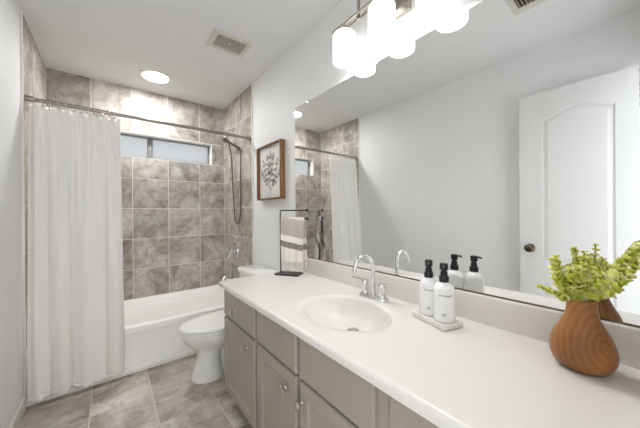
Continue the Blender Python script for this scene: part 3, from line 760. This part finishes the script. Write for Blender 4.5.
# ------------------------------------------------------------------ vase and greenery
vx, vy = 1.390, .116
bm = bmesh.new(); prof = [(.030, 0), (.044, .004), (.0545, .016), (.0615, .034), (.0635, .052), (.0605, .072), (.054, .094), (.043, .116), (.034, .138), (.0305, .158), (.0292, .176), (.0288, .188), (.027, .190), (.025, .186), (.022, .150), (.01, .140)]
rings = []
for r_, z in prof:
    t = z/.19; sh = .0025*sin(pi*t)
    rings.append([V(vx+sh+r_*cos(a)*(.94+.1*t*t), vy+r_*sin(a)*(1.02+.05*(1-t)), ZT+.0005+z*.985+.003*cos(a-.6)*(t**6)) for a in [2*pi*i/48 for i in range(48)]])
loft(bm, rings)
tag(build('wooden_vase', bm, 'vase', org=(vx, vy, ZT), angle=70), 'rounded brown wooden vase holding yellow-green foliage on the countertop', 'vase')
def leaf(bm, lay, p, nrm, rad, rnd, upv):
    nrm = nrm.normalized(); u = upv - nrm*upv.dot(nrm)
    u = u.normalized() if u.length > 1e-3 else nrm.orthogonal().normalized(); v = nrm.cross(u)
    n_ = 9; val = Vector((rnd.random(), rnd.random(), 0))
    vs = [bm.verts.new(p+(u*(cos(2*pi*k/n_)*rad+rad*.9) + v*sin(2*pi*k/n_)*rad*.86) + nrm*rad*(.22 if k % 2 else .16)*(1)) for k in range(n_)]
    c0 = bm.verts.new(p+u*rad*.9)
    for k in range(n_):
        f = bm.faces.new((c0, vs[k], vs[(k+1) % n_]))
        for l in f.loops: l[lay] = val
mouth = V(vx, vy, ZT+.185)
def stem(tip, bend, lab, nw, rad, seed):
    rnd = random.Random(seed); tip = Vector(tip); base = mouth+V(rnd.uniform(-.008, .008), rnd.uniform(-.008, .008), -.03)
    mid = (base+tip)/2+Vector(bend)
    pth = smooth_path([base, mouth+(mid-mouth)*.25+V(0, 0, .0), mid, tip], 8)
    T = Thing('leafy_stem', lab, 'foliage', mouth+V(0, 0, 0), 'yellow-green leafy stems in the wooden vase')
    T.part('stem', tube(bmesh.new(), pth, [.0017]*len(pth), 6), 'stem')
    bm = bmesh.new(); lay = bm.loops.layers.float_vector.new('tile')
    n_ = len(pth)
    for k in range(nw):
        t = .20+.80*(k/(nw-1)); f = t*(n_-1); i = min(int(f), n_-2); p = pth[i].lerp(pth[i+1], f-i); tg = (pth[i+1]-pth[i]).normalized()
        rr = rad*.98*(1-.45*max(0, (t-.6)/.4)); a0 = rnd.uniform(0, 6.3)
        for j in range(5):
            a = a0+j*pi*.4+rnd.uniform(-.3, .3); o1 = tg.orthogonal().normalized(); o2 = tg.cross(o1); out = o1*cos(a)+o2*sin(a)
            tl = rnd.uniform(.45, 1.3)
            leaf(bm, lay, p+out*.002, (tg*(1-tl*.4)-out*tl+V(rnd.uniform(-.2, .2), rnd.uniform(-.2, .2), rnd.uniform(-.1, .2))), rr*rnd.uniform(.75, 1.15), rnd, out+tg*.8)
    T.part('leaves', bm, 'leaf', solid=.0006, angle=180)
# stems placed about the mouth; right = camera right, dep = away from the camera
rgt = V(.624, -.781, 0).normalized(); dep = V(.781, .624, 0)
def at(r_, d_, z): return mouth+rgt*r_+dep*d_+V(0, 0, z)
stem(at(-.058, .01, .094), rgt*-.010, 'upright bushy leafy stem at the left of the vase', 14, 0.0128, 1)
stem(at(-.036, -.02, .078), rgt*-.006, 'leafy stem leaning forward just left of the vase mouth', 13, 0.0128, 2)
stem(at(.010, .005, .118), V(0, 0, 0), 'tallest thin leafy sprig standing up from the middle of the vase', 13, 0.0097, 3)
stem(at(-.094, -.005, .026), V(0, 0, .006), 'low leafy sprig reaching left over the vase rim', 14, 0.0097, 4)
stem(at(.020, -.03, .048), V(0, 0, .008), 'short dense leafy stem over the front of the vase mouth', 12, 0.0133, 5)
stem(at(.048, .01, .060), V(0, 0, .006), 'dense leafy stem leaning right of the vase mouth', 13, 0.0133, 6)
stem(at(.120, -.015, .108), V(0, 0, -.006), 'long leafy stem reaching right with large leaves', 18, 0.0128, 7)
stem(at(.140, .01, .148), V(0, 0, -.004), 'longest leafy stem arching right past the mirror edge', 20, 0.0128, 8)
stem(at(-.012, .028, .078), V(0, 0, 0), 'leafy stem at the back of the bunch against the mirror', 13, 0.0122, 9)
stem(at(.050, -.015, .022), V(0, 0, .012), 'short drooping leafy sprig right of the vase rim', 10, 0.0107, 10)
stem(at(-.028, -.012, .030), V(0, 0, .008), 'short drooping leafy sprig over the left of the vase rim', 10, 0.0117, 11)

stem(at(-.044, .02, .100), rgt*-.006, 'bushy leafy stem second from the left above the vase', 12, .0125, 12)
stem(at(-.018, -.02, .080), rgt*.0, 'bushy leafy stem just left of the tallest sprig', 12, .013, 13)
stem(at(.026, .0, .078), rgt*.0, 'bushy leafy stem just right of the tallest sprig', 12, .013, 14)
stem(at(.112, .0, .132), V(0, 0, .0), 'highest leafy stem of the bunch that reaches right', 16, .013, 15)

# ------------------------------------------------------------------ wreath on the front wall (its edge shows in the mirror)
T = Thing('dried_wreath', 'small brown dried wreath hanging on the wall, reflected at the mirror edge', 'wreath', (.93, FY, 1.69))
bm = bmesh.new(); rnd = random.Random(9)
for k in range(7):
    a0 = rnd.uniform(0, 6.3); pts = []
    for i in range(41):
        a = a0+2*pi*i/40; rr = .085+.010*sin(3*a+k)+.004*k/3
        pts.append(V(.93+rr*cos(a), FY+.020+.009*cos(5*a+k), 1.69+rr*sin(a)))
    tube(bm, pts, .0042, 6)
T.part('twigs', bm, 'straw')
bm = bmesh.new(); lay = bm.loops.layers.float_vector.new('tile')
for k in range(90):
    a = rnd.uniform(0, 6.3); rr = .085+rnd.uniform(-.018, .022); out = V(cos(a), .5, sin(a))
    leaf(bm, lay, V(.93+rr*cos(a), FY+.026, 1.69+rr*sin(a)), V(rnd.uniform(-.5, .5), 1, rnd.uniform(-.5, .5)), rnd.uniform(.005, .009), rnd, out)
T.part('dried_florets', bm, attr_mat('dried_florets', srgb(190, 160, 130), srgb(222, 208, 194), srgb(236, 230, 222)), solid=.0006)
